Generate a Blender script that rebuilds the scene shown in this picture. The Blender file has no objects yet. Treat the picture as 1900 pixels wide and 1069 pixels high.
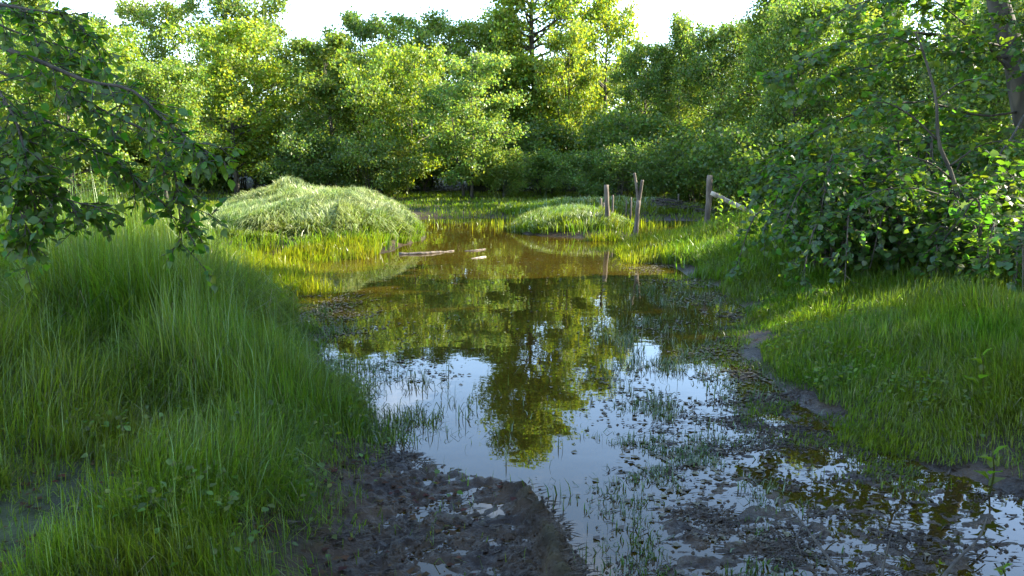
import bpy, math, random
import numpy as np
from mathutils import Vector, Matrix, Quaternion

# ------------------------------------------------------------------ camera, sky, sun, exposure
scene = bpy.context.scene
COL = scene.collection
CAM_H = 1.6
TILT = math.radians(9.26)
FPX = 1435.0
cam_d = bpy.data.cameras.new('camera')
cam_d.sensor_width = 36.0
cam_d.lens = 36.0 * FPX / 1900.0
cam_d.clip_start = 0.05
cam_d.clip_end = 2000
cam = bpy.data.objects.new('camera', cam_d)
COL.objects.link(cam)
cam.location = (0, 0, CAM_H)
cam.rotation_euler = (math.pi / 2 - TILT, 0, 0)
scene.camera = cam

SUN_AZ = math.radians(78)      # clockwise from +Y (straight ahead) towards +X
SUN_EL = math.radians(31)
world = bpy.data.worlds.new('World')
scene.world = world
world.use_nodes = True
nt = world.node_tree
nt.nodes.clear()
N = nt.nodes.new
out = N('ShaderNodeOutputWorld')
bg = N('ShaderNodeBackground')
bg.inputs['Strength'].default_value = 0.15
sky = N('ShaderNodeTexSky')
sky.sky_type = 'NISHITA'
sky.sun_disc = False
sky.sun_elevation = SUN_EL
sky.sun_rotation = SUN_AZ
sky.air_density = 1.0
sky.dust_density = 0.3
sky.ozone_density = 1.6
tc = N('ShaderNodeTexCoord')
sep = N('ShaderNodeSeparateXYZ')
nt.links.new(tc.outputs['Generated'], sep.inputs[0])
addz = N('ShaderNodeMath'); addz.operation = 'ADD'; addz.inputs[1].default_value = 0.12
mxz = N('ShaderNodeMath'); mxz.operation = 'MAXIMUM'; mxz.inputs[1].default_value = 0.0
nt.links.new(sep.outputs['Z'], mxz.inputs[0])
nt.links.new(mxz.outputs[0], addz.inputs[0])
dvx = N('ShaderNodeMath'); dvx.operation = 'DIVIDE'
dvy = N('ShaderNodeMath'); dvy.operation = 'DIVIDE'
nt.links.new(sep.outputs['X'], dvx.inputs[0]); nt.links.new(addz.outputs[0], dvx.inputs[1])
nt.links.new(sep.outputs['Y'], dvy.inputs[0]); nt.links.new(addz.outputs[0], dvy.inputs[1])
cmb = N('ShaderNodeCombineXYZ')
nt.links.new(dvx.outputs[0], cmb.inputs[0]); nt.links.new(dvy.outputs[0], cmb.inputs[1])
cn = N('ShaderNodeTexNoise')
cn.inputs['Scale'].default_value = 0.85
cn.inputs['Detail'].default_value = 7
cn.inputs['Roughness'].default_value = 0.58
cn.inputs['Distortion'].default_value = 0.4
nt.links.new(cmb.outputs[0], cn.inputs['Vector'])
cr = N('ShaderNodeValToRGB')
cr.color_ramp.elements[0].position = 0.56
cr.color_ramp.elements[0].color = (0, 0, 0, 1)
cr.color_ramp.elements[1].position = 0.80
cr.color_ramp.elements[1].color = (1, 1, 1, 1)
nt.links.new(cn.outputs['Fac'], cr.inputs[0])
mixc = N('ShaderNodeMixRGB')
mixc.inputs['Color2'].default_value = (9.0, 9.1, 9.4, 1)
nt.links.new(cr.outputs[0], mixc.inputs['Fac'])
nt.links.new(sky.outputs[0], mixc.inputs['Color1'])
nt.links.new(mixc.outputs[0], bg.inputs['Color'])
nt.links.new(bg.outputs[0], out.inputs[0])

sd = bpy.data.lights.new('sun', 'SUN')
sd.energy = 5.0
sd.angle = math.radians(0.53)
sd.color = (1.0, 0.9, 0.72)
sun = bpy.data.objects.new('sun', sd)
COL.objects.link(sun)
svec = Vector((math.sin(SUN_AZ) * math.cos(SUN_EL), math.cos(SUN_AZ) * math.cos(SUN_EL), math.sin(SUN_EL)))
sun.rotation_euler = svec.to_track_quat('Z', 'Y').to_euler()
sun.location = svec * 60

vs = scene.view_settings
vs.view_transform = 'Standard'
vs.look = 'None'
vs.exposure = 2.65
vs.gamma = 1.0
scene.cycles.max_bounces = 8
scene.cycles.diffuse_bounces = 3
scene.cycles.glossy_bounces = 3
scene.cycles.transmission_bounces = 4
scene.cycles.sample_clamp_indirect = 6.0

# ------------------------------------------------------------------ helpers
def ray(u, v):
    a = (u - 950.0) / FPX
    b = -(v - 534.5) / FPX
    return np.array([a, math.cos(TILT) + b * math.sin(TILT), -math.sin(TILT) + b * math.cos(TILT)])

def at_z(u, v, z=0.0):
    d = ray(u, v)
    t = (z - CAM_H) / d[2]
    return np.array([d[0] * t, d[1] * t, z])

def at_y(u, v, Y):
    d = ray(u, v)
    t = Y / d[1]
    return np.array([d[0] * t, Y, CAM_H + d[2] * t])

def _hash(i, j, seed):
    n = (i.astype(np.int64) * 374761393 + j.astype(np.int64) * 668265263 + seed * 1442695041) & 0x7fffffff
    n = ((n ^ (n >> 13)) * 1274126177) & 0x7fffffff
    n = n ^ (n >> 16)
    return (n & 0xffff) / 65535.0

def vnoise(x, y, seed=0):
    xi = np.floor(x); yi = np.floor(y)
    fx = x - xi; fy = y - yi
    fx = fx * fx * (3 - 2 * fx); fy = fy * fy * (3 - 2 * fy)
    xi = xi.astype(np.int64); yi = yi.astype(np.int64)
    a = _hash(xi, yi, seed); b = _hash(xi + 1, yi, seed)
    c = _hash(xi, yi + 1, seed); d = _hash(xi + 1, yi + 1, seed)
    return (a * (1 - fx) + b * fx) * (1 - fy) + (c * (1 - fx) + d * fx) * fy

def fbm(x, y, seed=0, octv=4):
    s = 0.0; amp = 0.5; t = 0.0
    for k in range(octv):
        s = s + amp * vnoise(x, y, seed + k * 17)
        t += amp
        x = x * 2.03 + 11.3; y = y * 2.03 + 5.7; amp *= 0.5
    return s / t

def sstep(e0, e1, x):
    t = np.clip((x - e0) / (e1 - e0), 0, 1)
    return t * t * (3 - 2 * t)

def sdf(px, py, poly):
    """positive outside the polygon, negative inside"""
    d2 = np.full(px.shape, 1e18)
    ins = np.zeros(px.shape, bool)
    n = len(poly)
    for i in range(n):
        ax, ay = poly[i]; bx, by = poly[(i + 1) % n]
        ex, ey = bx - ax, by - ay
        L = ex * ex + ey * ey + 1e-12
        t = np.clip(((px - ax) * ex + (py - ay) * ey) / L, 0, 1)
        d2 = np.minimum(d2, (px - ax - t * ex) ** 2 + (py - ay - t * ey) ** 2)
        if ay != by:
            c = ((ay > py) != (by > py)) & (px < (bx - ax) * (py - ay) / (by - ay) + ax)
            ins ^= c
    d = np.sqrt(d2)
    return np.where(ins, -d, d)

# ------------------------------------------------------------------ terrain
def P0(pts):
    return [tuple(at_z(u, v)[:2]) for u, v in pts]

LAKE = P0([(1064, 1069), (1030, 985), (985, 922), (930, 908), (830, 880), (705, 826), (668, 770), (632, 720), (596, 680),
           (580, 640), (560, 590), (505, 535), (455, 500), (435, 478), (520, 474), (620, 476), (720, 468), (775, 445), (768, 425), (740, 410),
           (800, 405), (880, 404), (955, 404), (962, 418), (1000, 437), (1100, 442), (1165, 440), (1185, 428), (1190, 412),
           (1240, 408), (1300, 410), (1290, 440), (1225, 452), (1215, 470), (1255, 500), (1325, 530), (1375, 570), (1375, 610),
           (1375, 660), (1425, 705), (1500, 760), (1595, 815), (1745, 875), (1910, 930)]) + \
       [(2.9, 3.0), (2.6, 1.5), (0.3, 1.5)]
MUD = P0([(1200, 800), (1290, 760), (1420, 725), (1505, 770), (1600, 820), (1755, 885), (1910, 940)]) + \
      [(2.8, 1.5), (0.44, 1.5)] + P0([(1190, 1069), (1170, 960)])

def dome(x, y, cx, cy, rx, ry, h, p=0.75):
    r2 = ((x - cx) / rx) ** 2 + ((y - cy) / ry) ** 2
    return h * np.clip(1 - r2, 0, 1) ** p

def hfun(x, y):
    x = np.asarray(x, float); y = np.asarray(y, float)
    wob = (fbm(x * 1.3, y * 1.3, 3) - 0.5) * 0.28 * sstep(3, 8, y) + (fbm(x * 4, y * 4, 5) - 0.5) * 0.12 * sstep(3.4, 5, y)
    d = sdf(x, y, LAKE) + wob
    left = sstep(0.5, -0.8, x)
    bank = 0.30 + 0.02 * left
    bank = bank + (0.16 - bank) * sstep(17, 22, y)
    tongue = sstep(-1.45, -0.5, x) * sstep(5.2, 4.2, y) * (x < 1.2)
    bank = bank * (1 - tongue) + 0.006 * tongue
    wid = np.where(x > 0, 1.9, 1.3) * (1 - tongue) + 0.25 * tongue
    hin = -np.minimum(0.30, 0.16 * np.maximum(-d, 0) ** 1.1)
    hout = bank * (1 - np.exp(-np.maximum(d, 0) / wid * 1.6))
    h = np.where(d > 0, hout, hin)
    # wet mud flat
    dm = sdf(x, y, MUD) + (fbm(x * 3, y * 3, 9) - 0.5) * 0.35
    mm = sstep(0.12, -0.15, dm)
    wx = x + (fbm(x * 2.5, y * 2.5, 27, 2) - 0.5) * 0.5; wy = y + (fbm(x * 2.5, y * 2.5, 28, 2) - 0.5) * 0.5
    flat = (fbm(wx * 2.2, wy * 4, 21, 3) - 0.5) * 0.030 - 0.0050 + (fbm(wx * 9, wy * 26, 23, 3) - 0.5) * 0.034 + (vnoise(x * 34, y * 38, 25) - 0.5) * 0.020
    h = h * (1 - mm) + flat * mm
    # clods on the mud tongue and along the rut edge
    near = sstep(7, 4.5, y) * sstep(-0.25, 0.02, d)
    clod = (fbm(x * 3.5, y * 3.5, 31, 2) - 0.5) * 0.035 + (fbm(x * 14, y * 14, 33, 2) - 0.5) * 0.055 + (vnoise(x * 36, y * 36, 35) - 0.5) * 0.03
    h = h + near * clod * (1 - mm) * (0.35 + 0.65 * tongue)
    rut = np.exp(-((d - 0.05) / 0.06) ** 2) * tongue * sstep(-0.15, 0.05, x) * (0.45 + 0.7 * vnoise(x * 14, y * 14, 41))
    h = h + 0.10 * rut
    # undulation on land
    land = sstep(0.2, 1.5, d)
    h = h + land * (fbm(x * 0.5, y * 0.5, 51) - 0.5) * 0.22 * sstep(3, 6, np.hypot(x, y))
    # mounds
    lump = 1 + (fbm(x * 1.4, y * 1.4, 61, 3) - 0.5) * 0.9
    m = dome(x, y, -4.0, 16.4, 2.15, 2.3, 0.52, 0.45) * lump
    m = np.maximum(m, dome(x, y, -5.4, 17.0, 1.4, 1.6, 0.34) * lump)
    m = np.maximum(m, dome(x, y, -4.9, 17.3, 1.6, 1.5, 0.56, 0.6) * lump)
    m = np.maximum(m, dome(x, y, 1.1, 18.5, 1.2, 1.4, 0.24, 0.6) * lump)
    m = np.maximum(m, dome(x, y, 1.8, 18.2, 0.9, 1.0, 0.2, 0.6) * lump)
    m = np.maximum(m, dome(x, y, 2.7, 23.5, 3.2, 1.6, 0.25, 0.7) * lump)
    m = m + (fbm(x * 2.1, y * 2.1, 63, 2) - 0.5) * 0.16 * sstep(0.08, 0.3, m)
    m = np.maximum(m, dome(x, y, 4.4, 13.2, 2.3, 2.4, 0.06, 0.9) * lump)
    h = h + m
    # ground climbs gently away to the sides and the back
    h = h + sstep(6, 14, x) * 0.35 + sstep(-8, -18, x) * 0.3 + sstep(30, 60, y) * 0.8
    return h

def lakedist(x, y):
    return sdf(np.asarray(x, float), np.asarray(y, float), LAKE)

# ------------------------------------------------------------------ materials
def newmat(name):
    m = bpy.data.materials.new(name)
    m.use_nodes = True
    t = m.node_tree
    t.nodes.clear()
    o = t.nodes.new('ShaderNodeOutputMaterial')
    return m, t, o

def leafmat(name, base, trans=(0.25, 0.42, 0.04), tfac=0.45, gloss=0.06, rough=0.4, var=0.35, hue=(0.5, 0.04), obcol=True):
    m, t, o = newmat(name)
    A = t.nodes.new('ShaderNodeAttribute'); A.attribute_name = 'rnd'
    oi = t.nodes.new('ShaderNodeObjectInfo')
    def coloured(c):
        hs = t.nodes.new('ShaderNodeHueSaturation')
        hs.inputs['Color'].default_value = (*c, 1)
        mr = t.nodes.new('ShaderNodeMapRange')
        mr.inputs['To Min'].default_value = hue[0] - hue[1]; mr.inputs['To Max'].default_value = hue[0] + hue[1]
        t.links.new(A.outputs['Fac'], mr.inputs['Value'])
        t.links.new(mr.outputs[0], hs.inputs['Hue'])
        mv = t.nodes.new('ShaderNodeMapRange')
        mv.inputs['To Min'].default_value = 1 - var; mv.inputs['To Max'].default_value = 1 + var
        fr = t.nodes.new('ShaderNodeMath'); fr.operation = 'MULTIPLY'; fr.inputs[1].default_value = 7.31
        fr2 = t.nodes.new('ShaderNodeMath'); fr2.operation = 'FRACT'
        t.links.new(A.outputs['Fac'], fr.inputs[0]); t.links.new(fr.outputs[0], fr2.inputs[0])
        t.links.new(fr2.outputs[0], mv.inputs['Value'])
        t.links.new(mv.outputs[0], hs.inputs['Value'])
        if not obcol:
            return hs.outputs[0]
        mx = t.nodes.new('ShaderNodeMixRGB'); mx.blend_type = 'MULTIPLY'; mx.inputs['Fac'].default_value = 1
        t.links.new(hs.outputs[0], mx.inputs['Color1'])
        t.links.new(oi.outputs['Color'], mx.inputs['Color2'])
        return mx.outputs[0]
    df = t.nodes.new('ShaderNodeBsdfDiffuse')
    tr = t.nodes.new('ShaderNodeBsdfTranslucent')
    gl = t.nodes.new('ShaderNodeBsdfGlossy'); gl.inputs['Roughness'].default_value = rough
    t.links.new(coloured(base), df.inputs['Color'])
    t.links.new(coloured(trans), tr.inputs['Color'])
    m1 = t.nodes.new('ShaderNodeMixShader'); m1.inputs[0].default_value = tfac
    t.links.new(df.outputs[0], m1.inputs[1]); t.links.new(tr.outputs[0], m1.inputs[2])
    m2 = t.nodes.new('ShaderNodeMixShader'); m2.inputs[0].default_value = gloss
    t.links.new(m1.outputs[0], m2.inputs[1]); t.links.new(gl.outputs[0], m2.inputs[2])
    t.links.new(m2.outputs[0], o.inputs[0])
    return m

def barkmat(name, c1, c2, scale=9.0, rough=0.9):
    m, t, o = newmat(name)
    tcn = t.nodes.new('ShaderNodeTexCoord')
    mp = t.nodes.new('ShaderNodeMapping'); mp.inputs['Scale'].default_value = (1, 1, 0.22)
    nz = t.nodes.new('ShaderNodeTexNoise'); nz.inputs['Scale'].default_value = scale; nz.inputs['Detail'].default_value = 8
    rp = t.nodes.new('ShaderNodeValToRGB')
    rp.color_ramp.elements[0].color = (*c1, 1); rp.color_ramp.elements[0].position = 0.35
    rp.color_ramp.elements[1].color = (*c2, 1); rp.color_ramp.elements[1].position = 0.65
    b = t.nodes.new('ShaderNodeBsdfPrincipled'); b.inputs['Roughness'].default_value = rough
    bp = t.nodes.new('ShaderNodeBump'); bp.inputs['Strength'].default_value = 0.6; bp.inputs['Distance'].default_value = 0.02
    t.links.new(tcn.outputs['Object'], mp.inputs[0]); t.links.new(mp.outputs[0], nz.inputs['Vector'])
    t.links.new(nz.outputs['Fac'], rp.inputs[0]); t.links.new(rp.outputs[0], b.inputs['Base Color'])
    t.links.new(nz.outputs['Fac'], bp.inputs['Height']); t.links.new(bp.outputs[0], b.inputs['Normal'])
    t.links.new(b.outputs[0], o.inputs[0])
    return m

M = {}
M['crown'] = leafmat('crown_leaf', (0.080, 0.138, 0.016), (0.25, 0.34, 0.025), 0.46, 0.035, 0.5)
M['beech'] = leafmat('beech_leaf', (0.036, 0.075, 0.010), (0.15, 0.29, 0.012), 0.45, 0.03, 0.45, 0.3)
M['maple'] = leafmat('maple_leaf', (0.040, 0.082, 0.013), (0.16, 0.29, 0.014), 0.5, 0.04, 0.42, 0.3)
M['grass'] = leafmat('grass_blade', (0.064, 0.098, 0.006), (0.15, 0.25, 0.010), 0.44, 0.025, 0.32, 0.5)
M['pale_grass'] = leafmat('pale_grass_blade', (0.20, 0.25, 0.105), (0.26, 0.33, 0.09), 0.38, 0.06, 0.5, 0.35)
M['debris'] = leafmat('floating_debris', (0.07, 0.06, 0.03), (0.08, 0.06, 0.02), 0.1, 0.05, 0.4, 0.5)
M['weed'] = leafmat('water_weed', (0.035, 0.065, 0.012), (0.08, 0.15, 0.012), 0.3, 0.08, 0.35, 0.4)
M['litter'] = leafmat('dead_leaf', (0.042, 0.02, 0.009), (0.05, 0.02, 0.01), 0.2, 0.012, 0.5, 0.6)
M['bark'] = barkmat('bark', (0.022, 0.019, 0.014), (0.075, 0.066, 0.05))
M['birch'] = barkmat('birch_bark', (0.10, 0.10, 0.09), (0.42, 0.42, 0.38), 5)
M['post'] = barkmat('weathered_wood', (0.03, 0.024, 0.018), (0.13, 0.105, 0.08), 14)
M['palewood'] = barkmat('pale_bare_wood', (0.11, 0.09, 0.065), (0.36, 0.32, 0.26), 12)
M['twig'] = barkmat('dark_twig', (0.02, 0.016, 0.012), (0.06, 0.05, 0.035), 20)

# ground: wet mud by the water, mossy soil on the banks
m, t, o = newmat('soil'); M['soil'] = m
geo = t.nodes.new('ShaderNodeNewGeometry')
sp = t.nodes.new('ShaderNodeSeparateXYZ'); t.links.new(geo.outputs['Position'], sp.inputs[0])
nz = t.nodes.new('ShaderNodeTexNoise'); nz.inputs['Scale'].default_value = 6; nz.inputs['Detail'].default_value = 9
t.links.new(geo.outputs['Position'], nz.inputs['Vector'])
rp = t.nodes.new('ShaderNodeValToRGB')
rp.color_ramp.elements[0].color = (0.012, 0.0075, 0.004, 1); rp.color_ramp.elements[0].position = 0.35
rp.color_ramp.elements[1].color = (0.040, 0.026, 0.013, 1); rp.color_ramp.elements[1].position = 0.68
t.links.new(nz.outputs['Fac'], rp.inputs[0])
rg = t.nodes.new('ShaderNodeValToRGB')
rg.color_ramp.elements[0].color = (0.018, 0.020, 0.009, 1); rg.color_ramp.elements[0].position = 0.35
rg.color_ramp.elements[1].color = (0.045, 0.058, 0.018, 1); rg.color_ramp.elements[1].position = 0.7
t.links.new(nz.outputs['Fac'], rg.inputs[0])
mr = t.nodes.new('ShaderNodeMapRange'); mr.inputs['From Min'].default_value = 0.06; mr.inputs['From Max'].default_value = 0.22
t.links.new(sp.outputs['Z'], mr.inputs['Value'])
mx = t.nodes.new('ShaderNodeMixRGB')
t.links.new(mr.outputs[0], mx.inputs['Fac']); t.links.new(rp.outputs[0], mx.inputs['Color1']); t.links.new(rg.outputs[0], mx.inputs['Color2'])
rr = t.nodes.new('ShaderNodeMapRange'); rr.inputs['From Min'].default_value = 0.0; rr.inputs['From Max'].default_value = 0.08
rr.inputs['To Min'].default_value = 0.3; rr.inputs['To Max'].default_value = 0.75
t.links.new(sp.outputs['Z'], rr.inputs['Value'])
b = t.nodes.new('ShaderNodeBsdfPrincipled'); b.inputs['Specular IOR Level'].default_value = 0.17
bp = t.nodes.new('ShaderNodeBump'); bp.inputs['Strength'].default_value = 0.6; bp.inputs['Distance'].default_value = 0.03
nz2 = t.nodes.new('ShaderNodeTexNoise'); nz2.inputs['Scale'].default_value = 45; nz2.inputs['Detail'].default_value = 5
t.links.new(geo.outputs['Position'], nz2.inputs['Vector'])
t.links.new(nz2.outputs['Fac'], bp.inputs['Height']); t.links.new(bp.outputs[0], b.inputs['Normal'])
t.links.new(mx.outputs[0], b.inputs['Base Color']); t.links.new(rr.outputs[0], b.inputs['Roughness'])
t.links.new(b.outputs[0], o.inputs[0])

# murky brown pond water
m, t, o = newmat('murky_water'); M['water'] = m
b = t.nodes.new('ShaderNodeBsdfPrincipled')
b.inputs['IOR'].default_value = 1.333
b.inputs['Roughness'].default_value = 0.015
geo = t.nodes.new('ShaderNodeNewGeometry')
nz = t.nodes.new('ShaderNodeTexNoise'); nz.inputs['Scale'].default_value = 0.5; nz.inputs['Detail'].default_value = 4
t.links.new(geo.outputs['Position'], nz.inputs['Vector'])
rp = t.nodes.new('ShaderNodeValToRGB')
rp.color_ramp.elements[0].color = (0.021, 0.0135, 0.0018, 1); rp.color_ramp.elements[0].position = 0.3
rp.color_ramp.elements[1].color = (0.036, 0.0235, 0.003, 1); rp.color_ramp.elements[1].position = 0.7
t.links.new(nz.outputs['Fac'], rp.inputs[0]); t.links.new(rp.outputs[0], b.inputs['Base Color'])
wv = t.nodes.new('ShaderNodeTexNoise'); wv.inputs['Scale'].default_value = 2.6; wv.inputs['Detail'].default_value = 3
t.links.new(geo.outputs['Position'], wv.inputs['Vector'])
bp = t.nodes.new('ShaderNodeBump'); bp.inputs['Strength'].default_value = 0.035; bp.inputs['Distance'].default_value = 0.05
t.links.new(wv.outputs['Fac'], bp.inputs['Height']); t.links.new(bp.outputs[0], b.inputs['Normal'])
t.links.new(b.outputs[0], o.inputs[0])

# ------------------------------------------------------------------ mesh builders
def mesh_arrays(name, verts, faces_flat, loops_per_face, rnd=None, mat=None, smooth=False):
    me = bpy.data.meshes.new(name)
    nv = len(verts)
    me.vertices.add(nv)
    me.vertices.foreach_set('co', np.asarray(verts, np.float32).ravel())
    lf = np.asarray(loops_per_face, np.int32)
    me.loops.add(int(lf.sum()))
    me.loops.foreach_set('vertex_index', np.asarray(faces_flat, np.int32).ravel())
    me.polygons.add(len(lf))
    st = np.zeros(len(lf), np.int32); st[1:] = np.cumsum(lf)[:-1]
    me.polygons.foreach_set('loop_start', st)
    me.polygons.foreach_set('loop_total', lf)
    if rnd is not None:
        at = me.attributes.new('rnd', 'FLOAT', 'POINT')
        at.data.foreach_set('value', np.asarray(rnd, np.float32))
    if smooth:
        me.polygons.foreach_set('use_smooth', np.ones(len(lf), bool))
    if mat is not None:
        me.materials.append(mat)
    me.update(calc_edges=True)
    me.validate()
    return me

def link(name, data, parent=None, kind=None, label=None, cat=None, group=None, loc=None):
    ob = bpy.data.objects.new(name, data)
    COL.objects.link(ob)
    if parent is not None: ob.parent = parent
    if kind: ob['kind'] = kind
    if label: ob['label'] = label
    if cat: ob['category'] = cat
    if group: ob['group'] = group
    if loc is not None: ob.location = loc
    return ob

def frames(dirs, norms):
    a = dirs / (np.linalg.norm(dirs, axis=1, keepdims=True) + 1e-9)
    n = norms - (norms * a).sum(1, keepdims=True) * a
    n /= (np.linalg.norm(n, axis=1, keepdims=True) + 1e-9)
    return a, np.cross(a, n), n

# leaf templates: x across, y along, z along the normal
T_RHOMB = (np.array([[0, 0, 0], [0.42, 0.5, 0.10], [0, 1, -0.05], [-0.42, 0.5, 0.10]]), [(0, 1, 2), (0, 2, 3)])
T_OVATE = (np.array([[0, 0, 0], [0.30, 0.26, 0.08], [0.36, 0.52, 0.09], [0, 1, -0.10], [-0.36, 0.52, 0.09], [-0.30, 0.26, 0.08], [0, 0.5, 0.0]]),
           [(0, 1, 6), (1, 2, 6), (2, 3, 6), (3, 4, 6), (4, 5, 6), (5, 0, 6)])
_mp = [(0, 0), (0.30, 0.08), (0.26, 0.24), (0.55, 0.36), (0.34, 0.50), (0.36, 0.74), (0.14, 0.70), (0, 1.0),
       (-0.14, 0.70), (-0.36, 0.74), (-0.34, 0.50), (-0.55, 0.36), (-0.26, 0.24), (-0.30, 0.08), (0, 0.42)]
T_MAPLE = (np.array([[x, y, 0.10 * abs(x) - 0.12 * y * y] for x, y in _mp]), [(i, (i + 1) % 14, 14) for i in range(14)])

T_LOBED = (np.array([[0, 0, 0], [0.5, 0.3, 0.06], [0.33, 0.72, 0.0], [0, 1, -0.12], [-0.33, 0.72, 0.0], [-0.5, 0.3, 0.06], [0, 0.45, -0.03]]),
           [(0, 1, 6), (1, 2, 6), (2, 3, 6), (3, 4, 6), (4, 5, 6), (5, 0, 6)])

def leaves_mesh(name, P, D, Nn, size, tmpl, mat, rng):
    V, F = tmpl
    n = len(P)
    a, b_, nn = frames(D, Nn)
    s = np.asarray(size)[:, None, None]
    co = P[:, None, :] + s * (V[None, :, 0:1] * b_[:, None, :] + V[None, :, 1:2] * a[:, None, :] + V[None, :, 2:3] * nn[:, None, :])
    k = len(V)
    Fa = np.array(F)
    fl = (Fa[None] + (np.arange(n) * k)[:, None, None]).reshape(-1)
    rnd = np.repeat(rng.random(n), k)
    return mesh_arrays(name, co.reshape(-1, 3), fl, np.full(n * len(F), Fa.shape[1]), rnd, mat)

def tubes_mesh(name, polys, mat, sides=6):
    """polys: list of (points (n,3), radii (n), sides or None)"""
    VV = []; FF = []; LL = []; off = 0
    for it in polys:
        pts, rad = np.asarray(it[0], float), np.asarray(it[1], float)
        sd_ = it[2] if len(it) > 2 else sides
        n = len(pts)
        tan = np.gradient(pts, axis=0)
        tan /= (np.linalg.norm(tan, axis=1, keepdims=True) + 1e-9)
        ref = np.where(np.abs(tan[:, 2:3]) > 0.9, np.array([[1., 0, 0]]), np.array([[0, 0, 1.]]))
        b1 = np.cross(tan, ref); b1 /= (np.linalg.norm(b1, axis=1, keepdims=True) + 1e-9)
        for i in range(1, n):          # keep frames from twisting
            v = b1[i - 1] - tan[i] * np.dot(b1[i - 1], tan[i])
            l = np.linalg.norm(v)
            if l > 1e-6: b1[i] = v / l
        b2 = np.cross(tan, b1)
        ang = np.arange(sd_) * 2 * math.pi / sd_
        ring = pts[:, None] + rad[:, None, None] * (np.cos(ang)[None, :, None] * b1[:, None] + np.sin(ang)[None, :, None] * b2[:, None])
        VV.append(ring.reshape(-1, 3))
        for i in range(n - 1):
            for j in range(sd_):
                j2 = (j + 1) % sd_
                FF += [off + i * sd_ + j, off + i * sd_ + j2, off + (i + 1) * sd_ + j2, off + (i + 1) * sd_ + j]
                LL.append(4)
        FF += [off + j for j in range(sd_ - 1, -1, -1)]; LL.append(sd_)
        FF += [off + (n - 1) * sd_ + j for j in range(sd_)]; LL.append(sd_)
        off += n * sd_
    return mesh_arrays(name, np.concatenate(VV), FF, LL, None, mat, True)

def curve_pts(ctrl, n):
    """Catmull-Rom through the control points"""
    c = [np.asarray(p, float) for p in ctrl]
    c = [2 * c[0] - c[1]] + c + [2 * c[-1] - c[-2]]
    outp = []
    seg = len(c) - 3
    for q in np.linspace(0, seg, n):
        i = min(int(q), seg - 1); tt = q - i
        p0, p1, p2, p3 = c[i], c[i + 1], c[i + 2], c[i + 3]
        outp.append(0.5 * (2 * p1 + (p2 - p0) * tt + (2 * p0 - 5 * p1 + 4 * p2 - p3) * tt ** 2 + (3 * p1 - p0 - 3 * p2 + p3) * tt ** 3))
    return np.array(outp)

# ------------------------------------------------------------------ ground and water
def spaced(lo, hi, fine_lo, fine_hi, fine, grow, cap):
    a = list(np.arange(fine_lo, fine_hi, fine))
    s = fine; x = a[-1]
    while x < hi:
        s = min(s * grow, cap); x += s; a.append(x)
    s = fine; x = a[0]; pre = []
    while x > lo:
        s = min(s * grow, cap); x -= s; pre.append(x)
    return np.array(pre[::-1] + a)

gx = spaced(-80, 80, -1.5, 2.9, 0.016, 1.06, 4.0)
gy = spaced(-30, 120, 2.45, 5.2, 0.016, 1.035, 4.0)
GX, GY = np.meshgrid(gx, gy)
GZ = hfun(GX.ravel(), GY.ravel())
nx_, ny_ = len(gx), len(gy)
idx = np.arange(nx_ * ny_).reshape(ny_, nx_)
quads = np.stack([idx[:-1, :-1], idx[:-1, 1:], idx[1:, 1:], idx[1:, :-1]], -1).reshape(-1, 4)
gm = mesh_arrays('ground', np.stack([GX.ravel(), GY.ravel(), GZ], 1), quads.ravel(), np.full(len(quads), 4), None, M['soil'], True)
link('ground', gm, kind='structure', label='dark soil and wet mud of the clearing and its banks')
print('ground verts', len(GZ))

wm = mesh_arrays('water', [(-9, 0.6, 0), (9, 0.6, 0), (9, 27, 0), (-9, 27, 0)], [0, 1, 2, 3], [4], None, M['water'])
link('water', wm, kind='structure', label='still murky brown water of the flooded track')

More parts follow.
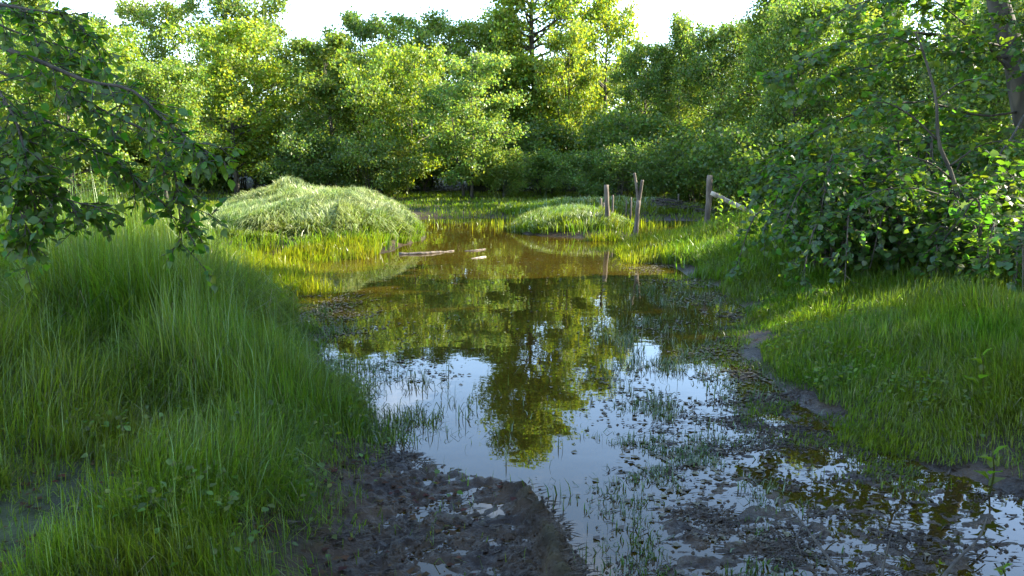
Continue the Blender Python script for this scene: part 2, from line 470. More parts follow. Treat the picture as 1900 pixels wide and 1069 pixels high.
# ------------------------------------------------------------------ trees
def gen_tree(seed, H, R, base, n_limb, n_leaf, leaf, sigma=0.28, trunk_r=0.12, stems=1, profile='round', droop=0.0, sparse=0.0, lift=0.6):
    """returns (trunk_mesh, limb_mesh, crown_mesh); local origin at the foot"""
    rng = np.random.default_rng(seed)
    tr = []; limbs = []; tips = []
    def env(q):
        q = np.clip(q, 0, 1)
        if profile == 'round': return math.sqrt(max(0.02, 1 - (2 * q - 0.9) ** 2 / 1.25)) 
        if profile == 'tall': return (0.55 + 0.45 * math.sin(q * 3.0)) * (1 - 0.55 * q ** 3)
        if profile == 'cone': return 1.05 - 0.85 * q
        return 1.0
    for s in range(stems):
        a0 = rng.uniform(0, 6.28); sp_ = 0 if stems == 1 else rng.uniform(0.15, 0.4) * R
        foot = np.array([math.cos(a0), math.sin(a0), 0]) * sp_ * 0.5
        hh = H * (1 if s == 0 else rng.uniform(0.75, 1.0))
        n = 9
        q = np.linspace(0, 1, n)
        pts = foot + np.stack([q * math.cos(a0) * sp_ * 1.2, q * math.sin(a0) * sp_ * 1.2, q * hh], 1)
        pts[1:, :2] += np.cumsum(rng.normal(0, 0.018 * H / 3, (n - 1, 2)), 0)
        pts[0, 2] = -0.4
        rad = trunk_r * (1 - 0.88 * q) / (stems ** 0.4); rad[0] *= 1.3
        tr.append((pts, rad, 8))
        for k in range(n_limb // stems):
            zq = base + (0.97 - base) * ((k + rng.random()) / (n_limb // stems)) ** 0.85
            st = np.array([np.interp(zq, q, pts[:, i]) for i in range(3)])
            az = k * 2.4 + rng.normal(0, 0.5)
            qe = (zq - base) / (1 - base)
            Lh = R * env(qe) * rng.uniform(0.65, 1.08)
            rise = lift * Lh * rng.uniform(0.5, 1.2) * (0.6 + qe)
            dv = np.array([math.cos(az), math.sin(az), 0])
            m = 6; w = np.linspace(0, 1, m)
            lp = st + w[:, None] * dv * Lh + np.outer(w - droop * w ** 2, [0, 0, 1]) * rise
            lp[1:] += np.cumsum(rng.normal(0, 0.035 * Lh, (m - 1, 3)), 0)
            lp[:, 2] = np.minimum(lp[:, 2], H * 1.02)
            r0 = max(0.012, np.interp(zq, q, rad) * 0.55)
            limbs.append((lp, r0 * (1 - 0.85 * w), 5))
            nsub = 7
            for j in range(nsub):
                wq = 0.25 + 0.75 * (j + rng.random()) / nsub
                p = np.array([np.interp(wq, w, lp[:, i]) for i in range(3)])
                az2 = az + rng.choice([-1, 1]) * rng.uniform(0.3, 1.3)
                l2 = Lh * rng.uniform(0.22, 0.5) * (1.15 - 0.5 * wq)
                e = p + np.array([math.cos(az2), math.sin(az2), rng.uniform(-0.25, 0.75) - droop]) * l2
                mid = (p + e) / 2 + rng.normal(0, 0.06 * l2, 3)
                limbs.append((np.array([p, mid, e]), np.array([r0 * 0.4, r0 * 0.28, 0.006]), 3))
                for f in range(4):
                    c = p + (e - p) * rng.uniform(0.35, 1.1) + rng.normal(0, 0.25 * l2, 3)
                    if droop > 0.3: c[2] -= rng.uniform(0, 0.8)
                    tips.append(c)
    tips = np.array(tips)
    if sparse > 0:
        keep = rng.random(len(tips)) > sparse
        tips = tips[keep]
    w = rng.gamma(2.0, 1.0, len(tips)); w /= w.sum()
    pick = rng.choice(len(tips), n_leaf, p=w)
    off = rng.normal(0, 1, (n_leaf, 3)) * np.array([1, 1, 0.7 if droop < 0.3 else 1.6]) * sigma
    P = tips[pick] + off
    P[:, 2] = np.maximum(P[:, 2], 0.1)
    D = rng.normal(0, 1, (n_leaf, 3)); D[:, 2] -= 0.5
    Nn = rng.normal(0, 0.7, (n_leaf, 3)); Nn[:, 2] += 0.8
    size = leaf * rng.uniform(0.6, 1.3, n_leaf)
    top = np.percentile(P[:, 2], 99.3)
    kz = H / top
    P[:, 2] *= kz
    for lst in (tr, limbs):
        for it in lst: it[0][:, 2] *= kz
    crown = leaves_mesh('crown', P, D, Nn, size, T_RHOMB, M['crown'], rng)
    bark = M['birch'] if droop > 0.3 else M['bark']
    return tubes_mesh('trunk', tr, bark), tubes_mesh('limbs', limbs, M['bark']), crown

VAR = {
    'bushy1': gen_tree(1, 8.0, 2.9, 0.10, 42, 21000, 0.15, 0.22, 0.13, 1, 'round'),
    'bushy2': gen_tree(2, 8.0, 3.2, 0.08, 44, 21000, 0.15, 0.23, 0.12, 2, 'round'),
    'bushy3': gen_tree(3, 8.0, 2.6, 0.12, 40, 21000, 0.15, 0.21, 0.12, 3, 'tall'),
    'airy1': gen_tree(4, 10.0, 2.7, 0.25, 36, 15000, 0.15, 0.22, 0.16, 1, 'tall', 0, 0.25, 0.8),
    'airy2': gen_tree(5, 10.0, 3.2, 0.30, 36, 16000, 0.15, 0.22, 0.17, 1, 'round', 0, 0.2, 0.7),
    'oak': gen_tree(6, 13.5, 3.0, 0.14, 66, 42000, 0.16, 0.26, 0.22, 1, 'tall', 0, 0.12, 0.6),
    'birch1': gen_tree(7, 10.0, 2.3, 0.18, 40, 26000, 0.12, 0.20, 0.10, 1, 'cone', 0.6),
    'dense': gen_tree(8, 10.0, 3.4, 0.06, 54, 32000, 0.16, 0.25, 0.17, 1, 'round'),
    'highcrown': gen_tree(12, 16.0, 4.3, 0.58, 44, 24000, 0.20, 0.32, 0.24, 1, 'round'),
    'shrub1': gen_tree(9, 3.2, 2.0, 0.04, 30, 13000, 0.12, 0.18, 0.05, 5, 'round'),
    'shrub2': gen_tree(10, 2.6, 2.1, 0.03, 30, 13000, 0.11, 0.18, 0.05, 6, 'round'),
}
NOM = {'bushy1': 8, 'bushy2': 8, 'bushy3': 8, 'airy1': 10, 'airy2': 10, 'oak': 13.5, 'birch1': 10, 'dense': 10, 'highcrown': 16, 'shrub1': 3.2, 'shrub2': 2.6}
KIND = {'shrub1': 'shrub', 'shrub2': 'shrub', 'oak': 'oak_tree', 'birch1': 'birch_tree'}

def place_tree(var, x, y, H, label, group, color=(1, 1, 1), wide=1.0, rot=None, seed=0):
    r = random.Random(int(x * 97 + y * 131) + seed)
    s = H / NOM[var]
    z = float(hfun(np.array([x]), np.array([y]))[0])
    root = bpy.data.objects.new(KIND.get(var, 'broadleaf_tree'), None)
    COL.objects.link(root)
    root.location = (x, y, z - 0.02)
    root.rotation_euler = (0, 0, r.uniform(0, 6.28) if rot is None else rot)
    root.scale = (s * wide, s * wide, s)
    root.empty_display_size = 0.3
    root['label'] = label
    root['category'] = 'shrub' if 'shrub' in var else 'tree'
    if group: root['group'] = group
    tm, lm, cm = VAR[var]
    j = r.uniform(0.88, 1.12)
    for nm, me in (('stem' if 'shrub' in var else 'trunk', tm), ('branches', lm), ('crown', cm)):
        ob = link(nm, me, root)
        if nm == 'crown':
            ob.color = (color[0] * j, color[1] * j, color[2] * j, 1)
    return root

def px_x(u, y):
    return (u - 950) / FPX * y * 0.99

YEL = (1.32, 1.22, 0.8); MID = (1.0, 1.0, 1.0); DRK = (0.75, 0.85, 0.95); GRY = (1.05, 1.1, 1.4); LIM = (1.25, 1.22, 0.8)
# var, pixel x, distance, height, colour, width, label
EDGE = [
    ('bushy1', 438, 33, 6.9, YEL, 1.0, 'bright yellow-green bushy tree rising behind the left end of the large grass mound'),
    ('bushy2', 215, 34, 6.7, LIM, 1.05, 'lime green bushy tree at the left edge of the wood, right of the hanging branch'),
    ('bushy3', 640, 33, 6.4, MID, 1.1, 'mid green round tree standing behind the right half of the large mound'),
    ('bushy2', 745, 32, 6.0, LIM, 0.8, 'slim light green tree between the round tree and the grey-green bush by the far shore'),
    ('bushy3', 872, 30.5, 5.4, GRY, 1.05, 'grey-green many-stemmed bush tree at the far end of the water'),
    ('shrub1', 565, 30, 2.5, DRK, 1.0, 'dark low shrub just over the top of the large mound'),
    ('shrub2', 690, 30, 2.3, MID, 0.9, 'leafy low shrub at the foot of the round tree behind the mound'),
    ('shrub1', 930, 31, 2.0, MID, 0.8, 'small shrub at the right foot of the grey-green bush tree'),
    ('oak', 1000, 40, 13.6, LIM, 1.05, 'tall dark-stemmed tree that rises above the wood and is mirrored in the water'),
    ('bushy3', 1050, 38, 7.6, YEL, 0.72, 'bright yellow ivy-like crown at the right foot of the tall tree'),
    ('airy1', 1122, 41, 10.4, YEL, 0.8, 'thin yellow-leaved tree right of the tall tree'),
    ('airy1', 480, 40, 10.6, MID, 0.9, 'open-crowned tree whose top leaves the picture above the yellow-green tree'),
    ('airy2', 800, 40, 8.4, MID, 1.05, 'flat-topped open tree above the grey-green bush tree'),
    ('airy2', 905, 39, 7.9, LIM, 0.8, 'open light green tree left of the tall mirrored tree'),
    ('airy2', 318, 41, 8.8, MID, 0.9, 'grey-green tree showing between the two yellow-green trees on the left'),
    ('bushy3', 655, 41, 8.6, DRK, 0.75, 'narrow dark tree top behind the round tree'),
    ('airy1', 85, 38, 9.2, MID, 1.0, 'feathery open tree behind the hanging branch at the top left'),
    ('bushy1', 95, 32, 5.8, MID, 1.1, 'mid green tree seen through the hanging branch on the left'),
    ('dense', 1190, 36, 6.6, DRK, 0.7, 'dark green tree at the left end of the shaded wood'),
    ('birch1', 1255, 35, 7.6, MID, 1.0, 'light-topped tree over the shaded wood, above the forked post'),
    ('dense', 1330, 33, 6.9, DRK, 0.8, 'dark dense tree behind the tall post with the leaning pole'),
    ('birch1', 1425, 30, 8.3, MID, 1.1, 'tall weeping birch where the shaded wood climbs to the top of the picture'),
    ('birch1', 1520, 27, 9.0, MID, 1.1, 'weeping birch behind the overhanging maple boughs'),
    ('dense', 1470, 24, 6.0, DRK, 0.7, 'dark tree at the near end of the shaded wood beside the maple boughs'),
]
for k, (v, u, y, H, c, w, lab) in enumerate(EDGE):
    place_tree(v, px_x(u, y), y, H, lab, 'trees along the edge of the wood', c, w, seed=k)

rng = np.random.default_rng(77)
# shrubs and weeds under the shaded wood, right of the tall tree
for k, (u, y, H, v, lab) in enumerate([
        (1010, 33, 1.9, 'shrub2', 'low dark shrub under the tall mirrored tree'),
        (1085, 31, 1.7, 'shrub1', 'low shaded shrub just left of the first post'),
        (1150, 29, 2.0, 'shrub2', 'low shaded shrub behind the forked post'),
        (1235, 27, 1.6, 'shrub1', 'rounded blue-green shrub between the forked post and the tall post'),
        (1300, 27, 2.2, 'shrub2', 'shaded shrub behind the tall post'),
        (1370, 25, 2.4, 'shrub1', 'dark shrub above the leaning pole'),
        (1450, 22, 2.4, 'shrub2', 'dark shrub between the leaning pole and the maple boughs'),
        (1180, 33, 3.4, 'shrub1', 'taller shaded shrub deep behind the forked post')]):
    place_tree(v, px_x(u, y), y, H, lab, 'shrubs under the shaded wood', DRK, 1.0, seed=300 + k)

# the wood behind: nothing tells these apart
WOOD = []
for u in range(-250, 1900, 105):
    y = rng.uniform(45, 56)
    WOOD.append((px_x(u + rng.uniform(-30, 30), y), y, rng.uniform(6.6, 7.8)))
for (x, y, H) in WOOD:
    v = random.Random(int(x * 10)).choice(['dense', 'bushy1', 'bushy2', 'airy2', 'dense'])
    place_tree(v, x, y, H, 'tree in the mass of the wood behind the front row', 'trees of the wood behind', MID, 1.1)
# right-hand wood, partly beyond the frame, that shades the water
RIGHT = [(11.5, 19, 4.6), (13.5, 23, 5.8), (15, 27, 7.0), (16, 8.2, 17), (9.8, 12.0, 3.2), (15, 32, 8.5), (19, 25, 8.5), (21, 9.2, 18),
         (14, 3.6, 13), (11.5, 4.6, 11), (12.5, 0.5, 12), (9.5, -1.0, 10), (17, 0, 14), (10, -4.5, 10.5), (12.5, 15.3, 4.2), (11, 11.6, 7.0), (11.5, 16.8, 5.2)]
for k, (x, y, H) in enumerate(RIGHT):
    place_tree('highcrown' if H > 16 else 'birch1' if H == 7.0 and x == 11 else ['dense', 'bushy2', 'birch1'][k % 3], x, y, H, 'tall tree with a high crown on a long bare stem beyond the right edge' if H > 16 else 'dark tree of the wood behind and beside the maple on the right', 'trees of the right-hand wood', DRK, 1.0)
for k, (x, y, H) in enumerate([(-13, 23, 4.8), (-17, 26, 6), (-19, 33, 7), (-22, 40, 8), (-16, 20, 5.5), (-12, 27, 4.6)]):
    place_tree(['dense', 'bushy2', 'bushy1'][k % 3], x, y, H, 'tree of the wood behind the hanging branch on the left', 'trees of the left-hand wood', MID, 1.0)

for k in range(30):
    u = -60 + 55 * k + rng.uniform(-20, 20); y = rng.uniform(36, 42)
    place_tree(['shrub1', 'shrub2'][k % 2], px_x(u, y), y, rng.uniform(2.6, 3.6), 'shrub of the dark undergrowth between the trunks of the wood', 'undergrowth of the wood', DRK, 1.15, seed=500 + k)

# ------------------------------------------------------------------ near trees with single leaves
def rot_matrix(p, d, n, s):
    d = Vector(d).normalized(); n = Vector(n)
    n = (n - n.dot(d) * d).normalized()
    b = d.cross(n)
    m = Matrix(((b.x * s, d.x * s, n.x * s, p[0]), (b.y * s, d.y * s, n.y * s, p[1]), (b.z * s, d.z * s, n.z * s, p[2]), (0, 0, 0, 1)))
    return m

def single_leaf_meshes(tmpl, mat, n=5):
    res = []
    for k in range(n):
        r = np.random.default_rng(900 + k)
        V = tmpl[0].copy(); V[:, 2] *= r.uniform(0.3, 2.2)
        Fa = np.array(tmpl[1])
        res.append(mesh_arrays('leaf', V, Fa.ravel(), np.full(len(Fa), 3), np.full(len(V), (k + 0.5) / n), mat))
    return res

def sprays(branches, rng, twig_n, twig_len, leaf_n, hang=0.3, spread=1.0, start=0.15, sub=2):
    """twigs along the given branches; returns twig tubes and leaf positions/directions"""
    tw = []; LP = []; LD = []; LN = []
    for (pts, rad) in branches:
        L = np.linalg.norm(np.diff(pts, axis=0), axis=1).sum()
        m = max(2, int(twig_n * L))
        for k in range(m):
            q = start + (1 - start) * (k + rng.random()) / m
            i = q * (len(pts) - 1); i0 = min(int(i), len(pts) - 2)
            p = pts[i0] + (pts[i0 + 1] - pts[i0]) * (i - i0)
            tdir = pts[i0 + 1] - pts[i0]; tdir = tdir / (np.linalg.norm(tdir) + 1e-9)
            side = np.cross(tdir, [0, 0, 1.0]); sn = np.linalg.norm(side)
            side = side / sn if sn > 0.1 else rng.normal(0, 1, 3)
            side = side * rng.choice([-1, 1])
            dv = tdir * rng.uniform(0.3, 1.0) + side * rng.uniform(0.4, 1.0) * spread + rng.normal(0, 0.3, 3)
            dv[2] -= hang * rng.uniform(0, 1.4)
            dv /= np.linalg.norm(dv)
            l = twig_len * rng.uniform(0.5, 1.2) * (1.1 - 0.4 * q)
            segs = [(p, dv, l)]
            for s_ in range(sub):
                qq = rng.uniform(0.3, 0.9)
                dv2 = dv + rng.normal(0, 0.6, 3); dv2 /= np.linalg.norm(dv2)
                segs.append((p + dv * l * qq, dv2, l * rng.uniform(0.35, 0.6)))
            for (p_, d_, l_) in segs:
                e = p_ + d_ * l_ + np.array([0, 0, -0.15 * hang * l_])
                mid = (p_ + e) / 2 + np.array([0, 0, 0.05 * l_])
                tw.append((np.array([p_, mid, e]), np.array([0.0042, 0.003, 0.0016]), 3))
                nl = max(2, int(leaf_n * l_ / twig_len))
                for f in range(nl):
                    a = (f + 0.6) / nl
                    pos = p_ + (e - p_) * a
                    sd2 = np.cross(d_, [0, 0, 1.0]) * (1 if f % 2 else -1)
                    ld = d_ * 0.7 + sd2 * 0.9 + rng.normal(0, 0.3, 3); ld[2] -= rng.uniform(0, 0.5)
                    LP.append(pos); LD.append(ld)
                    ln = rng.normal(0, 0.45, 3); ln[2] += 1.0
                    LN.append(ln)
    return tw, np.array(LP), np.array(LD), np.array(LN)

def near_tree(name, label, cat, trunk, branches, spr, leaf_size, tmpl, mat, rng, color, n_single=300, ground=True, bark='bark', rank=None):
    foot = np.array(trunk[0][0][0]).copy()
    root = bpy.data.objects.new(name, None); COL.objects.link(root)
    root.location = foot
    root['label'] = label; root['category'] = cat
    sh = lambda lst: [(np.asarray(p[0]) - foot, *p[1:]) for p in lst]
    link('trunk', tubes_mesh('trunk', sh([(p[0], p[1], 10) for p in trunk]), M[bark]), root)
    for b_ in branches:
        link('branch', tubes_mesh('branch', sh([(b_[0], b_[1], 6)]), M['twig']), root)
    tw, LP, LD, LN = spr
    link('twigs', tubes_mesh('twigs', sh(tw), M['twig']), root, kind='stuff')
    LP = LP - foot
    size = leaf_size * rng.uniform(0.65, 1.25, len(LP))
    # the leaves that show largest are single pieces
    wp = LP + foot
    dist = np.linalg.norm(wp - np.array([0, 0, CAM_H]), axis=1)
    infr = (np.abs(wp[:, 0] / np.maximum(wp[:, 1], 0.1)) < 0.66) & (wp[:, 1] > 1)
    score = np.where(infr, size / dist, -1) * (0.6 + 0.8 * rng.random(len(LP)))
    order = np.argsort(-score)
    big = order[:n_single]; rest = order[n_single:]
    lm = single_leaf_meshes(tmpl, mat)
    for i, q in enumerate(big):
        ob = link('leaf', lm[i % len(lm)], root)
        ob.matrix_basis = rot_matrix(LP[q], LD[q], LN[q], size[q])
        ob.color = (*color, 1)
    if len(rest):
        ob = link('foliage', leaves_mesh('foliage', LP[rest], LD[rest], LN[rest], size[rest], tmpl if tmpl is T_OVATE else T_LOBED, mat, rng), root, kind='stuff')
        ob.color = (*color, 1)
    print(name, 'leaves', len(LP))
    return root

def br(pix, Y, r0, r1=0.004, n=14):
    """branch through pixels; Y is one distance or one for each pixel"""
    Ys = Y if hasattr(Y, '__len__') else [Y] * len(pix)
    pts = curve_pts([at_y(u, v, yy) for (u, v), yy in zip(pix, Ys)], n)
    return pts, np.linspace(r0, r1, n)

# left: beech whose bough hangs into the picture
r1 = np.random.default_rng(11)
bz = float(hfun(np.array([-4.9]), np.array([5.2]))[0])
trunk = [(curve_pts([(-4.9, 5.2, bz - 0.3), (-4.85, 5.2, 1.5), (-4.75, 5.15, 3.2), (-4.7, 5.1, 5.5)], 12), np.linspace(0.17, 0.09, 12))]
def tb(z): return (-4.78, 5.15, z)
lb = []
def lbr(z, pix, Ys, r0):
    ctrl = [np.array(tb(z))] + [at_y(u, v, y) for (u, v), y in zip(pix, Ys)]
    lb.append((curve_pts(ctrl, 18), np.linspace(r0 * 0.62, 0.0025, 18)))
lbr(3.1, [(-60, 60), (60, 108), (160, 150), (240, 165), (292, 210), (350, 258), (398, 292)], [5.0, 4.8, 4.7, 4.65, 4.6, 4.55, 4.5], 0.03)
lbr(3.3, [(-80, -20), (40, 15), (120, 30), (165, 65)], [5.0, 4.9, 4.9, 4.9], 0.025)
lbr(3.0, [(-70, 110), (10, 190), (40, 260), (52, 320), (62, 380)], [4.9, 4.6, 4.5, 4.5, 4.5], 0.02)
lbr(2.8, [(-40, 170), (60, 215), (150, 250), (220, 300), (262, 350)], [5.0, 4.8, 4.7, 4.7, 4.7], 0.02)
lbr(2.9, [(-40, 120), (90, 150), (200, 210), (290, 255), (325, 320), (332, 390), (338, 455)], [5.1, 5.0, 4.9, 4.8, 4.75, 4.7, 4.7], 0.02)
lbr(2.6, [(-40, 210), (40, 290), (70, 345), (130, 372), (190, 385)], [4.9, 4.7, 4.6, 4.6, 4.6], 0.016)
lbr(2.4, [(-50, 270), (20, 340), (40, 400), (60, 440)], [4.9, 4.6, 4.5, 4.5], 0.014)
lbr(3.2, [(-60, 20), (60, 70), (130, 90), (190, 130)], [5.2, 5.2, 5.2, 5.3], 0.02)
spr = sprays(lb, r1, 12, 0.30, 9, hang=0.55, spread=0.9, start=0.25, sub=2)
near_tree('beech_tree', 'beech with leafy boughs hanging into the left side of the picture', 'tree', trunk, lb, spr, 0.062, T_OVATE, M['beech'], r1, (0.95, 1, 0.9))

# right: maple with boughs reaching over the bank
r2 = np.random.default_rng(12)
KM = 1.3
TY = 9.2 * KM
bz = float(hfun(np.array([6.35 * KM]), np.array([TY]))[0])
trunk = [(curve_pts([(6.35 * KM, TY, bz - 0.3), (6.33 * KM, TY, 1.0), at_y(1902, 205, TY), at_y(1884, 110, TY), at_y(1852, 5, TY), at_y(1830, -120, TY), at_y(1800, -330, TY)], 16), np.linspace(0.22, 0.11, 16))]
mb = []
def mbr(s0, pix, Ys, r0):
    ctrl = [at_y(s0[0], s0[1], TY)] + [at_y(u, v, y * KM) for (u, v), y in zip(pix, Ys)]
    mb.append((curve_pts(ctrl, 16), np.linspace(r0 * 0.65, 0.003, 16)))
mbr((1890, 150), [(1840, 95), (1790, 45), (1740, 5), (1690, -30)], [9.1, 9.0, 8.9, 8.8], 0.035)
mbr((1884, 110), [(1810, 100), (1730, 95), (1640, 118), (1560, 135), (1500, 150)], [9.0, 8.8, 8.6, 8.5, 8.4], 0.03)
mbr((1852, 5), [(1760, -30), (1650, -10), (1560, 20), (1500, 60)], [9.0, 8.8, 8.7, 8.6], 0.03)
mbr((1880, 90), [(1780, 70), (1680, 60), (1580, 75), (1490, 110), (1440, 150)], [8.7, 8.3, 8.0, 7.8, 7.7], 0.03)
mbr((1902, 205), [(1820, 215), (1720, 190), (1620, 200), (1520, 240), (1440, 290), (1405, 330)], [9.0, 8.8, 8.6, 8.5, 8.5, 8.5], 0.03)
mbr((1902, 230), [(1850, 280), (1760, 270), (1660, 260), (1560, 290), (1480, 330), (1420, 345)], [8.9, 8.6, 8.4, 8.3, 8.2, 8.2], 0.028)
mbr((1900, 180), [(1950, 100), (1900, 60), (1860, 20)], [8.4, 8.0, 7.8], 0.03)
mbr((1902, 210), [(1880, 250), (1850, 300), (1880, 330), (1870, 350)], [8.0, 7.4, 7.0, 6.8], 0.025)
for k in range(9):   # crown above the frame
    zt = -120 - 25 * k
    uu = 1830 - 3 * k
    a = k * 2.2
    c0 = at_y(uu, zt, TY)
    e = c0 + np.array([abs(math.cos(a)) * 2.6 - 0.3, math.sin(a) * 2.6, 0.9])
    mb.append((curve_pts([c0, (c0 + e) / 2 + np.array([0, 0, 0.35]), e], 10), np.linspace(0.035, 0.005, 10)))
spr = sprays(mb, r2, 11, 0.52, 10, hang=0.35, spread=1.0, start=0.12, sub=2)
near_tree('maple_tree', 'maple with grey leaning trunk at the right edge and boughs reaching left over the bank', 'tree', trunk, mb, spr, 0.092, T_MAPLE, M['maple'], r2, (1, 1, 0.9))

# thin sapling with the bent stem
r3 = np.random.default_rng(13)
Y = 8.6
g = at_y(1786, 470, Y)
trunk = [(curve_pts([(g[0], g[1], float(hfun(g[0:1], g[1:2])[0]) - 0.1), at_y(1782, 420, Y), at_y(1768, 330, Y), at_y(1742, 265, Y), at_y(1736, 180, Y), at_y(1712, 95, Y), at_y(1698, 60, Y)], 20), np.linspace(0.03, 0.008, 20))]
sb = [br([(1770, 335), (1720, 300), (1660, 290), (1600, 310)], [8.6, 8.5, 8.4, 8.3], 0.012),
      br([(1742, 262), (1690, 215), (1640, 190), (1600, 200)], [8.6, 8.6, 8.5, 8.5], 0.012),
      br([(1760, 310), (1820, 270), (1880, 262), (1930, 280)], [8.6, 8.4, 8.2, 8.0], 0.012),
      br([(1736, 185), (1790, 150), (1840, 150)], [8.6, 8.5, 8.3], 0.01),
      br([(1775, 370), (1700, 350), (1640, 352), (1590, 370)], [8.6, 8.4, 8.2, 8.1], 0.01),
      br([(1712, 95), (1660, 70), (1620, 85)], [8.6, 8.6, 8.6], 0.008)]
spr = sprays(sb, r3, 8, 0.35, 8, hang=0.35, start=0.1)
near_tree('maple_sapling', 'thin dark sapling with a bent stem in front of the maple boughs', 'tree', trunk, sb, spr, 0.08, T_MAPLE, M['maple'], r3, (0.95, 1, 0.9), 120)

# leafy thicket under the maple, down to the grass
def thicket(name, label, u0, Y, H, spread, nb, seed, leaf, color, n_single, dens=8.0):
    r = np.random.default_rng(seed)
    x0 = px_x(u0, Y)
    z0 = float(hfun(np.array([x0]), np.array([Y]))[0])
    bs = []
    for k in range(nb):
        a = k * 2.399 + r.normal(0, 0.3)
        rr = spread * math.sqrt((k + 0.5) / nb) * r.uniform(0.8, 1.1)
        top = H * (1.05 - 0.55 * (rr / spread) ** 2) * r.uniform(0.75, 1.05)
        f = np.array([x0 + math.cos(a) * 0.25, Y + math.sin(a) * 0.25, z0 - 0.1])
        e = np.array([x0 + math.cos(a) * rr, Y + math.sin(a) * rr, z0 + top])
        midp = f + (e - f) * 0.5 + np.array([-math.cos(a) * 0.15 * rr, -math.sin(a) * 0.15 * rr, 0.15 * H])
        tip = e + np.array([math.cos(a), math.sin(a), -1.5 - 1.2 * (k % 2)]) * 0.3 * H * r.uniform(0.5, 1)
        bs.append((curve_pts([f, midp, e, tip], 12), np.linspace(0.022, 0.004, 12)))
    trunk = [bs[0]]
    sp_ = sprays(bs, r, dens, 0.40, 8, hang=0.45, spread=1.1, start=0.12, sub=2)
    return near_tree(name, label, 'shrub', trunk, bs[1:], sp_, leaf, T_MAPLE, M['maple'], r, color, n_single)

thicket('maple_thicket', 'dense leafy thicket under the maple boughs beside the right-hand mound', 1570, 9.4, 1.45, 1.15, 22, 21, 0.078, (0.9, 1, 1), 300, 11)
thicket('maple_thicket', 'lower leafy thicket at the right edge below the bent sapling', 1880, 8.0, 0.95, 1.0, 16, 22, 0.085, (0.9, 1, 1), 200, 9)
thicket('maple_thicket', 'shaded thicket behind the bent sapling', 1725, 9.2, 1.25, 1.1, 20, 23, 0.078, (0.85, 1, 1), 200, 9)
thicket('maple_thicket', 'tall shaded thicket filling the gap behind the other thickets', 1705, 10.8, 1.75, 1.4, 18, 24, 0.095, (0.85, 1, 1), 100, 7)

# ------------------------------------------------------------------ grass
def blades(name, label, cat, XY, length, width, lean, mat, rng, color=(1, 1, 1), comb=None, droop=0.35, zoff=0.0, z=None):
    n = len(XY)
    if z is None:
        z = hfun(XY[:, 0], XY[:, 1])
    base = np.stack([XY[:, 0], XY[:, 1], z + zoff - 0.01], 1)
    az = rng.normal(0, 1.1, n) + fbm(XY[:, 0] * 1.1, XY[:, 1] * 1.1, 131, 3) * 14
    ln = np.abs(rng.normal(0, 1, n)) * lean * np.where(rng.random(n) < 0.3, 2.3, 0.8)
    dh = np.stack([np.cos(az) * ln, np.sin(az) * ln, np.zeros(n)], 1)
    if comb is not None:
        dh = dh + comb
    L = np.asarray(length)
    mid = base + np.stack([dh[:, 0] * 0.35, dh[:, 1] * 0.35, np.full(n, 0.55)], 1) * L[:, None]
    hl = np.linalg.norm(dh, axis=1)
    tipz = np.clip(1.0 - droop * hl - rng.random(n) * 0.08 - 0.25 * hl ** 2, 0.12, 1)
    dh = dh / np.maximum(1.0, hl / 1.1)[:, None]
    tip = base + np.stack([dh[:, 0], dh[:, 1], tipz], 1) * L[:, None]
    fa = rng.uniform(0, math.pi, n)
    wv_ = np.stack([np.cos(fa), np.sin(fa), np.zeros(n)], 1) * (np.asarray(width) * 0.5)[:, None]
    co = np.stack([base - wv_, base + wv_, mid + wv_ * 0.85, mid - wv_ * 0.85, tip], 1).reshape(-1, 3)
    o_ = (np.arange(n) * 5)[:, None]
    fl = np.concatenate([o_ + np.array([[0, 1, 2, 3]]), o_ + np.array([[3, 2, 4]])], 1).ravel()
    lp = np.tile([4, 3], n)
    rv = np.clip(0.55 * rng.random(n) + 0.45 * (fbm(XY[:, 0] * 1.7, XY[:, 1] * 1.7, 141, 3) * 2 - 0.5), 0, 1)
    me = mesh_arrays(name, co, fl, lp, np.repeat(rv, 5), mat)
    ob = link(name, me, kind='stuff', label=label, cat=cat)
    ob.color = (*color, 1)
    return ob

def scatter(rng, n, x0, x1, y0, y1, accept):
    res = []; tot = 0
    for _ in range(60):
        X = rng.uniform(x0, x1, n); Yv = rng.uniform(y0, y1, n)
        p = accept(X, Yv)
        k = rng.random(n) < p
        res.append(np.stack([X[k], Yv[k]], 1)); tot += k.sum()
        if tot >= n: break
    return np.concatenate(res)[:n]

def inframe(X, Yv, m=0.13):
    return (np.abs(X) < (0.665 + m) * Yv + 0.4)

gr = np.random.default_rng(5)
def patchy(X, Yv, s=0.9, seed=71): return fbm(X * s, Yv * s, seed, 3)

# left bank, tall thin grass
def acc_left(X, Yv):
    d = lakedist(X, Yv) + (fbm(X * 1.9, Yv * 1.9, 173, 3) - 0.55) * 0.6
    tong = sstep(-1.15, -0.55, X) * sstep(5.4, 4.6, Yv)
    bare = sstep(0.50, 0.62, fbm(X * 2.2, Yv * 2.2, 73, 3)) * sstep(4.6, 3.4, Yv)
    p = (d > 0.02) * (X < 0.2) * inframe(X, Yv) * np.clip(4.0 / np.maximum(Yv, 3), 0, 1) ** 1.5
    return p * (1 - 0.985 * tong) * (1 - 0.8 * bare) * (0.35 + 0.65 * sstep(0.25, 0.6, patchy(X, Yv, 1.6)))
XY = scatter(gr, 150000, -8.5, 0.2, 2.0, 12.5, acc_left)
d = lakedist(XY[:, 0], XY[:, 1])
L = (0.14 + 0.40 * sstep(0.0, 1.2, d) * sstep(2.6, 5.5, XY[:, 1])) * (0.45 + 1.1 * sstep(0.3, 0.72, patchy(XY[:, 0], XY[:, 1], 1.6, 75))) * gr.uniform(0.45, 1.35, len(XY))
